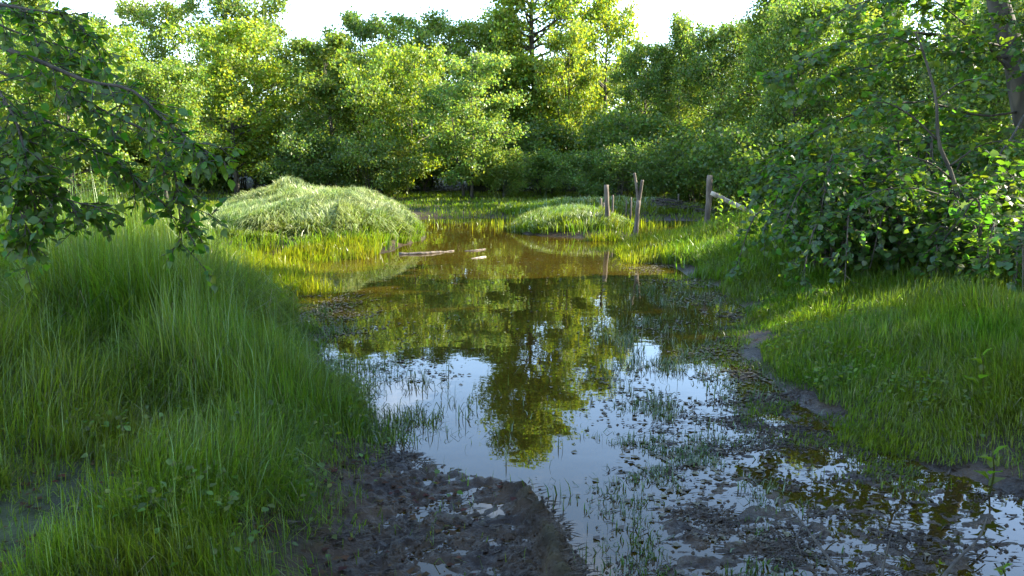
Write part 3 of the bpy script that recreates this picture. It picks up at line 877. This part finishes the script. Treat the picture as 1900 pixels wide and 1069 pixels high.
w = (0.0030 + 0.0008 * np.maximum(XY[:, 1] - 3, 0)) * gr.uniform(0.6, 1.5, len(XY))
blades('tall_grass', 'tall thin green grass covering the bank on the left', 'grass', XY, L, w, 0.55, M['grass'], gr)
# seed stalks standing over it
k = gr.random(len(XY)) < 0.03
blades('grass_stalks', 'long pale flowering stalks standing above the grass of the left bank', 'grass', XY[k], L[k] * 1.5, w[k] * 0.6, 0.2, M['pale_grass'], gr, (0.6, 0.8, 0.5))

k = gr.random(len(XY)) < 0.05
blades('straw', 'dry straw-coloured blades among the grass of the left bank', 'straw', XY[k], L[k] * 0.8, w[k], 0.9, M['pale_grass'], gr, (0.75, 0.55, 0.5))
def herbs(label, XY, n, seed, color, hmax):
    r = np.random.default_rng(seed)
    q = XY[r.choice(len(XY), n)]
    q = q[fbm(q[:, 0] * 1.9, q[:, 1] * 1.9, 151, 3) > 0.47]
    q = np.repeat(q, 5, axis=0)
    m_ = len(q)
    q = q + r.normal(0, 0.05, q.shape)
    P = np.stack([q[:, 0], q[:, 1], hfun(q[:, 0], q[:, 1]) + r.uniform(0.03, hmax, m_)], 1)
    a = r.uniform(0, 6.28, m_)
    D = np.stack([np.cos(a), np.sin(a), r.normal(0.2, 0.3, m_)], 1)
    ob = link('ground_herbs', leaves_mesh('ground_herbs', P, D, r.normal(0, 0.3, (m_, 3)) + np.array([0, 0, 1.0]), r.uniform(0.018, 0.042, m_), T_OVATE, M['grass'], r),
              kind='stuff', label=label, cat='herbs')
    ob.color = (*color, 1)
herbs('small round-leaved herbs scattered through the grass of the left bank', XY, 2600, 41, (0.9, 0.9, 1.0), 0.2)

# right bank
def acc_right(X, Yv):
    d = lakedist(X, Yv) + (fbm(X * 1.9, Yv * 1.9, 171, 3) - 0.62) * 0.75
    p = (d > 0.03) * (X > 0.8) * (Yv < 16.5) * inframe(X, Yv) * np.clip(4.0 / np.maximum(Yv, 3), 0, 1) ** 1.4
    bare = sstep(0.48, 0.66, fbm(X * 1.8, Yv * 1.8, 83, 3)) * sstep(1.3, 0.1, d) * sstep(7, 5.5, Yv)
    return p * (1 - 0.55 * bare) * (0.3 + 0.7 * sstep(0.25, 0.6, patchy(X, Yv, 1.8, 81)))
XY = scatter(gr, 130000, 0.8, 10.5, 2.2, 16.5, acc_right)
d = lakedist(XY[:, 0], XY[:, 1])
L = (0.09 + 0.20 * sstep(0.1, 1.6, d) + 0.16 * sstep(8.5, 11, XY[:, 1])) * (0.55 + 0.8 * patchy(XY[:, 0], XY[:, 1], 1.5, 85)) * gr.uniform(0.6, 1.3, len(XY))
w = (0.0030 + 0.0008 * np.maximum(XY[:, 1] - 3, 0)) * gr.uniform(0.6, 1.5, len(XY))
blades('bank_grass', 'soft green grass on the bank along the right side of the water', 'grass', XY, L, w, 0.5, M['grass'], gr, (0.95, 1.0, 0.95))

herbs('small broad-leaved herbs scattered through the grass of the right bank', XY, 3600, 42, (0.95, 0.95, 1.0), 0.14)
k = gr.random(len(XY)) < 0.05
blades('straw', 'dry straw-coloured blades among the grass of the right bank', 'straw', XY[k], L[k] * 0.9, w[k], 0.9, M['pale_grass'], gr, (0.75, 0.6, 0.5))

# mounds: long pale grass combed down the slopes
def mound_grass(label, n, cx, cy, rx, ry, length, color, seed, frac=0.85, up=0.5):
    r = np.random.default_rng(seed)
    def acc(X, Yv):
        rr = np.sqrt(((X - cx) / rx) ** 2 + ((Yv - cy) / ry) ** 2)
        return (rr < 1.0 + 0.12 * (patchy(X, Yv, 2.2, 91) - 0.5)) * ((lakedist(X, Yv) > -0.1) | (hfun(X, Yv) > 0.0)) * (0.45 + 0.55 * sstep(0.3, 0.55, patchy(X, Yv, 1.9, 93)))
    XY = scatter(r, n, cx - rx * 1.1, cx + rx * 1.1, cy - ry * 1.1, cy + ry * 1.1, acc)
    e = 0.1
    h0 = hfun(XY[:, 0], XY[:, 1])
    gxv = (hfun(XY[:, 0] + e, XY[:, 1]) - h0) / e; gyv = (hfun(XY[:, 0], XY[:, 1] + e) - h0) / e
    sw = patchy(XY[:, 0], XY[:, 1], 1.3, 95) * 6.28 * 2.2
    comb = np.stack([-gxv * up + 0.5 * np.cos(sw), -gyv * up + 0.5 * np.sin(sw), np.zeros(len(XY))], 1)
    L = length * r.uniform(0.6, 1.3, len(XY)) * (0.7 + 0.6 * patchy(XY[:, 0], XY[:, 1], 2.0, 97))
    w = (0.006 + 0.0005 * XY[:, 1]) * r.uniform(0.6, 1.4, len(XY))
    isp = r.random(len(XY)) < frac * (0.15 + 1.1 * sstep(0.05, 0.8, h0)) * (0.5 + patchy(XY[:, 0], XY[:, 1], 1.2, 99))
    o1 = blades('mound_grass', label + ', pale drooping blades', 'grass', XY[isp], L[isp], w[isp], 0.35, M['pale_grass'], r, color, comb[isp])
    o2 = blades('mound_grass', label + ', fresh green blades', 'grass', XY[~isp], L[~isp] * 0.85, w[~isp], 0.35, M['grass'], r, (1.15, 1.1, 0.8), comb[~isp] * 0.5)

mound_grass('long grass over the large round mound left of the water', 62000, -4.4, 16.6, 2.7, 2.7, 0.22, (1.05, 1.05, 0.85), 31)
mound_grass('long grass over the small mound beside the posts', 22000, 1.35, 18.5, 1.55, 1.55, 0.23, (0.95, 1, 1), 32)
mound_grass('long grass on the crest of the right-hand mound', 20000, 3.9, 13.4, 1.9, 1.9, 0.28, (0.9, 1, 0.9), 33, 0.45)
mound_grass('shaded grass on the low ridge behind the posts', 12000, 2.7, 23.5, 3.2, 1.6, 0.2, (0.8, 0.95, 1.0), 34, 0.5)

# meadow behind and at the sides
def acc_meadow(X, Yv):
    d = lakedist(X, Yv)
    inm = ((X + 4.2) / 3.0) ** 2 + ((Yv - 16.6) / 2.7) ** 2 < 1
    return (d > 0.0) * inframe(X, Yv, 0.02) * ~inm * np.clip(12.0 / Yv, 0, 1) ** 1.2 * (0.25 + 0.75 * sstep(0.3, 0.6, patchy(X, Yv, 0.7, 101)))
XY = scatter(gr, 72000, -24, 22, 11.5, 36, acc_meadow)
L = (0.27 - 0.13 * sstep(16, 21, XY[:, 1])) * gr.uniform(0.5, 1.4, len(XY)) * (0.5 + patchy(XY[:, 0], XY[:, 1], 0.6, 103))
w = 0.008 + 0.0008 * XY[:, 1]
blades('meadow_grass', 'grass of the clearing between the water and the wood', 'grass', XY, L, w, 0.4, M['grass'], gr, (1.05, 1.0, 0.85))

# yellow-green sedge standing in the shallows before the large mound and off the right mound
def acc_sedge(X, Yv):
    d = lakedist(X, Yv)
    a = (((X + 3.0) / 1.9) ** 2 + ((Yv - 11.8) / 2.7) ** 2 < 1) * (d < 0.3) * (d > -1.1) * sstep(-1.1, 0.0, d)
    b_ = (((X - 2.3) / 1.3) ** 2 + ((Yv - 14.2) / 2.1) ** 2 < 1) * (d > -0.7) * 0.7
    c = (((X + 0.9) / 1.5) ** 2 + ((Yv - 20.4) / 2.4) ** 2 < 1) * 0.022
    e = (((X - 3.2) / 1.2) ** 2 + ((Yv - 18.5) / 2.5) ** 2 < 1) * 0.06
    return ~((np.abs(X + 1.6) < 0.75) & (Yv > 12.6) & (Yv < 14.3)) * np.clip(a + b_ + c + e, 0, 1) * sstep(0.30, 0.62, patchy(X, Yv, 2.0, 107))
XY = scatter(gr, 14000, -5.5, 5, 8.5, 23, acc_sedge)
zz = np.maximum(hfun(XY[:, 0], XY[:, 1]), -0.1)
blades('sedge', 'yellow-green sedge standing in the shallow water by the mounds', 'sedge', XY, 0.26 * gr.uniform(0.5, 1.3, len(XY)), 0.006 + 0.0007 * XY[:, 1], 0.22, M['grass'], gr, (1.55, 1.2, 0.75), z=zz)

# sparse blades and weed clumps in the near water
def acc_emerg(X, Yv):
    d = lakedist(X, Yv)
    l = 0.6 * sstep(-0.9, 0.0, d) * (X < 0) * (Yv < 9) * (Yv > 4.2) * sstep(0.45, 0.7, patchy(X, Yv, 3.0, 111))
    
    cx = np.interp(Yv, [2.8, 4.0, 5.5, 7, 9], [0.75, 0.95, 1.1, 1.2, 1.8])
    b_ = 2.2 * np.exp(-((X - cx) / 0.34) ** 2) * sstep(0.42, 0.68, patchy(X, Yv, 4.0, 113)) * (d < 0) * (0.35 + 0.65 * (Yv < 5))
    e = (X > 1.2) * (d > -0.55) * (d < 0.1) * (Yv > 4.5) * (Yv < 10) * sstep(0.45, 0.65, patchy(X, Yv, 3.0, 117)) * 0.3
    f = 0.003 * (d < -0.2) * (Yv < 8)
    return (l * 0.8 + b_ * 0.6 + e * 0.6 + f) * np.clip(4.0 / np.maximum(Yv, 3), 0, 1)
XY = scatter(gr, 10500, -2.2, 3.2, 2.4, 10, acc_emerg)
zz = np.full(len(XY), -0.01)
blades('water_weed', 'sparse dark weeds and blades standing in the near water', 'water weed', XY, np.where((XY[:, 1] < 5) & (XY[:, 0] > 0.3), 0.05, 0.085) * gr.uniform(0.3, 1.7, len(XY)), gr.uniform(0.003, 0.0085, len(XY)), 0.7, M['weed'], gr, z=zz)

def acc_fringe(X, Yv):
    d = lakedist(X, Yv)
    l = (X < 0.1) * sstep(-0.55, 0.05, d) * (d < 0.45) * (Yv > 4.2) * (Yv < 8.5)
    r_ = (X > 1.0) * sstep(-0.7, 0.05, d) * (d < 0.6) * (Yv > 3.3) * (Yv < 11)
    return (0.35 * l + 0.5 * r_) * sstep(0.44, 0.62, patchy(X, Yv, 3.5, 127)) * np.clip(4.0 / np.maximum(Yv, 3), 0, 1)
XY = scatter(gr, 14500, -3.0, 3.4, 3.0, 11, acc_fringe)
zz = np.maximum(hfun(XY[:, 0], XY[:, 1]), -0.02)
blades('shore_weeds', 'short ragged weeds creeping from both banks into the water', 'weeds', XY, np.where(XY[:, 0] > 0, 0.06, 0.10) * gr.uniform(0.3, 1.6, len(XY)), gr.uniform(0.003, 0.008, len(XY)), 0.8, M['grass'], gr, (0.85, 0.85, 0.9), z=zz)

# flecks floating on the surface
def flecks(name, label, cat, n, box, acc, size, mat, seed, zf, tmpl=T_RHOMB):
    r = np.random.default_rng(seed)
    XY = scatter(r, n, *box, acc)
    n = len(XY)
    P = np.stack([XY[:, 0], XY[:, 1], zf(XY) + r.uniform(0.002, 0.006, n)], 1)
    a = r.uniform(0, 6.28, n)
    D = np.stack([np.cos(a), np.sin(a), r.normal(0.03, 0.05, n)], 1)
    Nn = np.tile([0, 0, 1.0], (n, 1)) + r.normal(0, 0.12, (n, 3))
    me = leaves_mesh(name, P, D, Nn, size * r.uniform(0.3, 1.4, n), tmpl, mat, r)
    return link(name, me, kind='stuff', label=label, cat=cat)

def acc_f(X, Yv):
    d = lakedist(X, Yv)
    l = (X < -0.3) * sstep(-1.2, -0.1, d) * (Yv > 5.5) * (Yv < 9.5)
    r_ = (X > 0.8) * sstep(-1.1, 0.0, d) * (Yv > 5) * (Yv < 13)
    m_ = np.exp(-((X - 0.95) / 0.4) ** 2) * (Yv < 6) * 0.5
    return (d < 0.02) * np.clip(l + r_ + m_ + 0.02, 0, 1) * sstep(0.38, 0.62, patchy(X, Yv, 2.5, 121))
flecks('floating_debris', 'small flecks of leaf and straw floating on the water near the banks', 'debris', 5200, (-2.6, 3.2, 2.4, 13), acc_f, 0.035, M['debris'], 61, lambda q: np.zeros(len(q)))
T_CRUMB = (np.array([[-0.4, 0, 0], [0.45, 0.1, 0], [0.1, 0.8, 0], [0.0, 0.35, 0.45], [-0.35, 0.6, 0.1]]), [(0, 1, 3), (1, 2, 3), (2, 4, 3), (4, 0, 3)])
def acc_crumb(X, Yv):
    d = lakedist(X, Yv); dm = sdf(X, Yv, MUD)
    tong = 0.5 * (d > -0.06) * (X > -1.2) * (X < 0.6) * (Yv < 4.9)
    flat_ = sstep(0.25, -0.25, dm)
    edge = (d < 0.15) * (d > -0.25) * (X > 0.8) * (Yv < 8) * 0.6
    return np.clip(tong + flat_ + edge, 0, 1) * (0.06 + 0.94 * sstep(0.47, 0.62, fbm(X * 3.5, Yv * 6, 161, 3)))
ob = flecks('mud_crumbs', 'crumbs of dark mud strewn over the wet mud and its film of water', 'mud', 9000, (-1.3, 3.0, 2.3, 8), acc_crumb, 0.020, M['soil'], 63, lambda q: np.maximum(hfun(q[:, 0], q[:, 1]), 0.0) - 0.006, T_CRUMB)
XY = scatter(gr, 7000, -1.3, 3.0, 2.3, 8, acc_crumb)
zz = np.maximum(hfun(XY[:, 0], XY[:, 1]), 0.0)
r = np.random.default_rng(64); n = len(XY)
a = r.normal(0.35, 0.5, n)
ob = link('mud_straws', leaves_mesh('mud_straws', np.stack([XY[:, 0], XY[:, 1], zz + r.uniform(0.001, 0.008, n)], 1), np.stack([np.cos(a), np.sin(a), r.normal(0, 0.05, n)], 1),
          r.normal(0, 0.2, (n, 3)) + np.array([0, 0, 1.0]), r.uniform(0.02, 0.09, n), (T_RHOMB[0] * np.array([0.11, 1, 0.3]), T_RHOMB[1]), M['twig'], r), kind='stuff', label='dark rotten straws lying flat on the wet mud', cat='straw')
def acc_l(X, Yv):
    d = lakedist(X, Yv)
    return (d > 0.02) * (Yv < 5.2) * (0.1 + sstep(0.48, 0.6, fbm(X * 2.2, Yv * 2.2, 73, 3))) * (X < 0.3)
flecks('leaf_litter', 'dead red-brown leaves lying on the mud between the grass at the lower left', 'dead leaves', 1000, (-2.6, 0.3, 2.3, 5.2), acc_l, 0.035, M['litter'], 62, lambda q: hfun(q[:, 0], q[:, 1]) + 0.008)

# ------------------------------------------------------------------ posts, pole, logs, twigs
def post(name, label, cat, strands, mat, group=None, sides=12):
    foot = np.array(strands[0][0][0])
    root = bpy.data.objects.new(name, None); COL.objects.link(root); root.location = foot
    root['label'] = label; root['category'] = cat
    if group: root['group'] = group
    names = ['shaft', 'prong', 'prong']
    r = np.random.default_rng(int(abs(foot[0] * 1000)))
    for i, (ctrl, r0, r1_) in enumerate(strands):
        n = 14
        pts = curve_pts(ctrl, n)
        pts[1:-1] += r.normal(0, 0.05 * r0, (n - 2, 3))
        rad = np.linspace(r0, r1_, n) * (1 + r.normal(0, 0.05, n))
        link(names[i], tubes_mesh('shaft', [(pts - foot, rad, sides)], mat), root)
    return root

def upright(u, vtop, vbase, utop, Y, r0, r1_, sink=0.35):
    b_ = at_y(u, vbase, Y); t_ = at_y(utop, vtop, Y)
    return ([b_ - np.array([0, 0, sink]), b_, (b_ + t_) / 2 + np.array([0.012, 0, 0]), t_], r0, r1_)
G = 'wooden posts in and beside the water'
post('wooden_post', 'stout upright wooden post at the right end of the small mound', 'post', [upright(1126, 343, 434, 1125, 17.5, 0.062, 0.052)], M['post'], G)
Y = 16.0
fk = at_y(1185, 372, Y)
post('forked_post', 'tall forked wooden post with two short prongs standing at the water edge', 'post',
     [([at_y(1179, 446, Y) - np.array([0, 0, 0.35]), at_y(1179, 446, Y), at_y(1182, 405, Y), fk], 0.052, 0.047),
      ([fk - np.array([0, 0, 0.05]), at_y(1181, 345, Y), at_y(1177, 321, Y)], 0.032, 0.026),
      ([fk - np.array([0, 0, 0.05]), at_y(1189, 352, Y), at_y(1192, 334, Y)], 0.038, 0.03)], M['post'], G)
Y = 15.0
post('wooden_post', 'dark thick post above the right-hand mound with the pole leaning on it', 'post', [upright(1310, 325, 432, 1317, Y, 0.064, 0.056, 0.5)], M['post'], G)
pe = at_y(1412, 404, 14.6)
post('leaning_pole', 'pale bare pole leaning from the dark post down onto the right-hand mound', 'pole',
     [([at_y(1432, 415, 14.5), pe, at_y(1365, 380, 14.75), at_y(1319, 358, 14.86)], 0.036, 0.044)], M['palewood'])
for (u, vt, vb, Yy, rr, lab) in [(1113, 368, 405, 19.2, 0.035, 'short grey stake just left of the stout post'),
                                 (1118, 376, 404, 18.8, 0.028, 'thin stake half hidden behind the stout post'),
                                 (1135, 362, 404, 19.5, 0.03, 'thin stake showing right of the stout post'),
                                 (1160, 372, 412, 19.8, 0.022, 'thin stake standing in water left of the forked post'),
                                 (1169, 366, 412, 19.8, 0.026, 'taller thin stake close to the left of the forked post'),
                                 (1257, 360, 388, 25, 0.03, 'far small stake beyond the twig heap')]:
    post('stake', lab, 'stake', [upright(u, vt, vb, u + 2, Yy, rr, rr * 0.8)], M['post'], 'thin stakes behind the posts', 8)

def lying(name, label, cat, ctrl, r0, r1_, mat):
    foot = np.array(ctrl[0], float)
    pts = curve_pts(ctrl, 14)
    r = np.random.default_rng(int(abs(foot[0] * 977) + 3))
    pts[1:-1] += r.normal(0, 0.12 * r0, (12, 3))
    root = link(name, tubes_mesh(name, [(pts - foot, np.linspace(r0, r1_, 14) * (1 + r.normal(0, 0.08, 14)), 9)], mat), label=label, cat=cat, loc=foot)
    return root
lying('floating_log', 'long thin log floating in front of the large mound', 'log', [at_z(740, 472, 0.0), at_z(790, 470, 0.012), at_z(842, 466, 0.0)], 0.036, 0.016, M['post'])
lying('floating_stick', 'thin stick floating just right of the log', 'stick', [at_z(862, 466, 0.0), at_z(880, 465, 0.006), at_z(900, 463, 0.0)], 0.012, 0.02, M['post'])
lying('floating_stick', 'short pale stick floating nearer than the log', 'stick', [at_z(874, 480, 0.0), at_z(888, 478, 0.006), at_z(901, 477, 0.0)], 0.006, 0.02, M['palewood'])

def dead_branch(name, label, main, twigs, r0):
    foot = np.array(main[0], float)
    root = bpy.data.objects.new(name, None); COL.objects.link(root); root.location = foot
    root['label'] = label; root['category'] = 'branch'; root['group'] = 'dead branches on the mud'
    link('stem', tubes_mesh('stem', [(curve_pts(main, 16) - foot, np.linspace(r0, r0 * 0.35, 16), 7)], M['twig']), root)
    for tw in twigs:
        link('twig', tubes_mesh('twig', [(curve_pts(tw, 8) - foot, np.linspace(r0 * 0.5, r0 * 0.2, 8), 5)], M['twig']), root)
z_ = 0.02
dead_branch('dead_branch', 'dead forked branch lying on the mud at the bottom right of the water', 
            [at_z(1580, 1100, z_), at_z(1555, 1060, z_ + 0.02), at_z(1510, 1000, z_ + 0.05), at_z(1466, 938, z_ + 0.02)],
            [[at_z(1510, 1000, z_ + 0.05), at_z(1540, 975, z_ + 0.03), at_z(1562, 978, z_ + 0.01)],
             [at_z(1490, 970, z_ + 0.035), at_z(1478, 1000, z_ + 0.03), at_z(1488, 1032, z_)],
             [at_z(1480, 958, z_ + 0.03), at_z(1455, 965, z_ + 0.02), at_z(1438, 962, z_)]], 0.009)
dead_branch('dead_branch', 'thin dead branch on the mud in the bottom right corner', 
            [at_z(1740, 1085, z_), at_z(1775, 1040, z_ + 0.02), at_z(1815, 1000, z_ + 0.03), at_z(1832, 960, z_ + 0.06)],
            [[at_z(1790, 1022, z_ + 0.02), at_z(1810, 1028, z_ + 0.02), at_z(1830, 1030, z_)]], 0.009)
dead_branch('dead_branch', 'short upright twig stuck in the mud at the bottom edge', 
            [at_z(1636, 1075, z_), at_z(1640, 1045, z_ + 0.03), at_z(1654, 990, z_ + 0.12)],
            [[at_z(1640, 1045, z_ + 0.03), at_z(1625, 1030, z_ + 0.04), at_z(1618, 1040, z_)]], 0.007)

# heap of cut twigs behind the posts
r = np.random.default_rng(91)
c = at_z(1232, 392, 0.15)
hp = []
for k in range(260):
    a = r.uniform(0, 3.14); rr = r.normal(0, 1, 2) * np.array([0.75, 0.4])
    l = r.uniform(0.3, 0.8)
    p = np.array([c[0] + rr[0], c[1] + rr[1], 0.18 + max(0, 0.42 - 0.35 * np.hypot(*rr)) * r.random()])
    dv = np.array([math.cos(a), math.sin(a) * 0.6, r.normal(0, 0.18)]) * l * 0.5
    hp.append((np.array([p - dv, p + r.normal(0, 0.03, 3), p + dv]) - c, np.array([0.014, 0.012, 0.006]), 4))
link('brush_heap', tubes_mesh('brush_heap', hp, M['twig']), kind='stuff', label='low dark heap of cut twigs on the bank behind the posts', cat='brush heap', loc=c)

# ------------------------------------------------------------------ broad-leaved herbs
herb_leaf = [mesh_arrays('leaf', T_OVATE[0] * np.array([w_, 1, zz_]), np.array(T_OVATE[1]).ravel(), np.full(6, 3), np.full(7, rv), M['grass'])
             for w_, zz_, rv in ((0.8, 1.5, 0.2), (0.6, 2.2, 0.5), (1.0, 1.0, 0.8))]
def herb(name, label, cat, x, y, H, n, leaf, seed, color=(1, 1, 1), group=None, pairs=False):
    r = np.random.default_rng(seed)
    z = float(hfun(np.array([x]), np.array([y]))[0])
    root = bpy.data.objects.new(name, None); COL.objects.link(root); root.location = (x, y, z)
    root['label'] = label; root['category'] = cat
    if group: root['group'] = group
    top = np.array([r.normal(0, 0.06), r.normal(0, 0.06), 1.0]) * H
    pts = curve_pts([(0, 0, -0.05), top * 0.5 + np.array([0.02, 0, 0]), top], 8)
    link('stem', tubes_mesh('stem', [(pts, np.linspace(0.006, 0.002, 8), 5)], M['grass']), root).color = (*color, 1)
    for k in range(n):
        q = 0.2 + 0.8 * (k // 2 + 1) / (n / 2 + 0.5) if pairs else 0.15 + 0.85 * (k + 0.5) / n
        q = min(q, 1.0)
        p = top * min(1.0, q + (r.uniform(-0.03, 0.03) if pairs else 0))
        a = (k // 2) * 1.57 + (k % 2) * math.pi + r.normal(0, 0.15) if pairs else k * 2.4
        ob = link('leaf', herb_leaf[k % 3], root)
        ob.matrix_basis = rot_matrix(p, (math.cos(a), math.sin(a), (r.uniform(-0.9, -0.1) if pairs else 0.7) + 0.7 * (q > 0.9)), (0, 0, 1), leaf * r.uniform(0.7, 1.2) * (1.15 - 0.5 * q if pairs else 1))
        ob.color = (*color, 1)
for k, (u, y, lab) in enumerate([(1335, 13.2, 'leftmost of the pale nettles on the crest of the right-hand mound'),
                                 (1352, 13.0, 'second nettle from the left on the crest, in front of the leaning pole'),
                                 (1371, 13.3, 'middle nettle of the group under the leaning pole'),
                                 (1395, 13.1, 'nettle right of the middle one under the leaning pole'),
                                 (1420, 13.0, 'rightmost nettle, beside the foot of the leaning pole')]):
    herb('nettle', lab, 'nettle', px_x(u, y), y, 0.85 - 0.07 * (k % 3), 20, 0.13, 200 + k, (1.6, 1.5, 1.9), 'nettles on the right-hand mound', True)
for k, (u, v, H, lab) in enumerate([(35, 590, 0.42, 'broad-leaved dock at the left edge of the tall grass'),
                                    (318, 560, 0.4, 'small dock in the tall grass below the hanging bough'),
                                    (1822, 690, 0.32, 'broad-leaved dock in the grass near the right edge'),
                                    (1845, 790, 0.22, 'low dock by the mud near the right edge'),
                                    (1560, 560, 0.3, 'dock at the foot of the maple thicket'),
                                    (1868, 930, 0.09, 'small bright dock at the lower right corner of the bank')]):
    p = at_z(u, v, 0.35)
    herb('dock_plant', lab, 'dock', p[0], p[1], H, 6, 0.09 if k < 4 else 0.045, 220 + k, (1.0, 1.0, 1.0), 'docks in the grass')
tri = sum(len(m_.loops) - 2 * len(m_.polygons) for m_ in bpy.data.meshes)
print('triangles', tri, 'objects', len(bpy.data.objects))
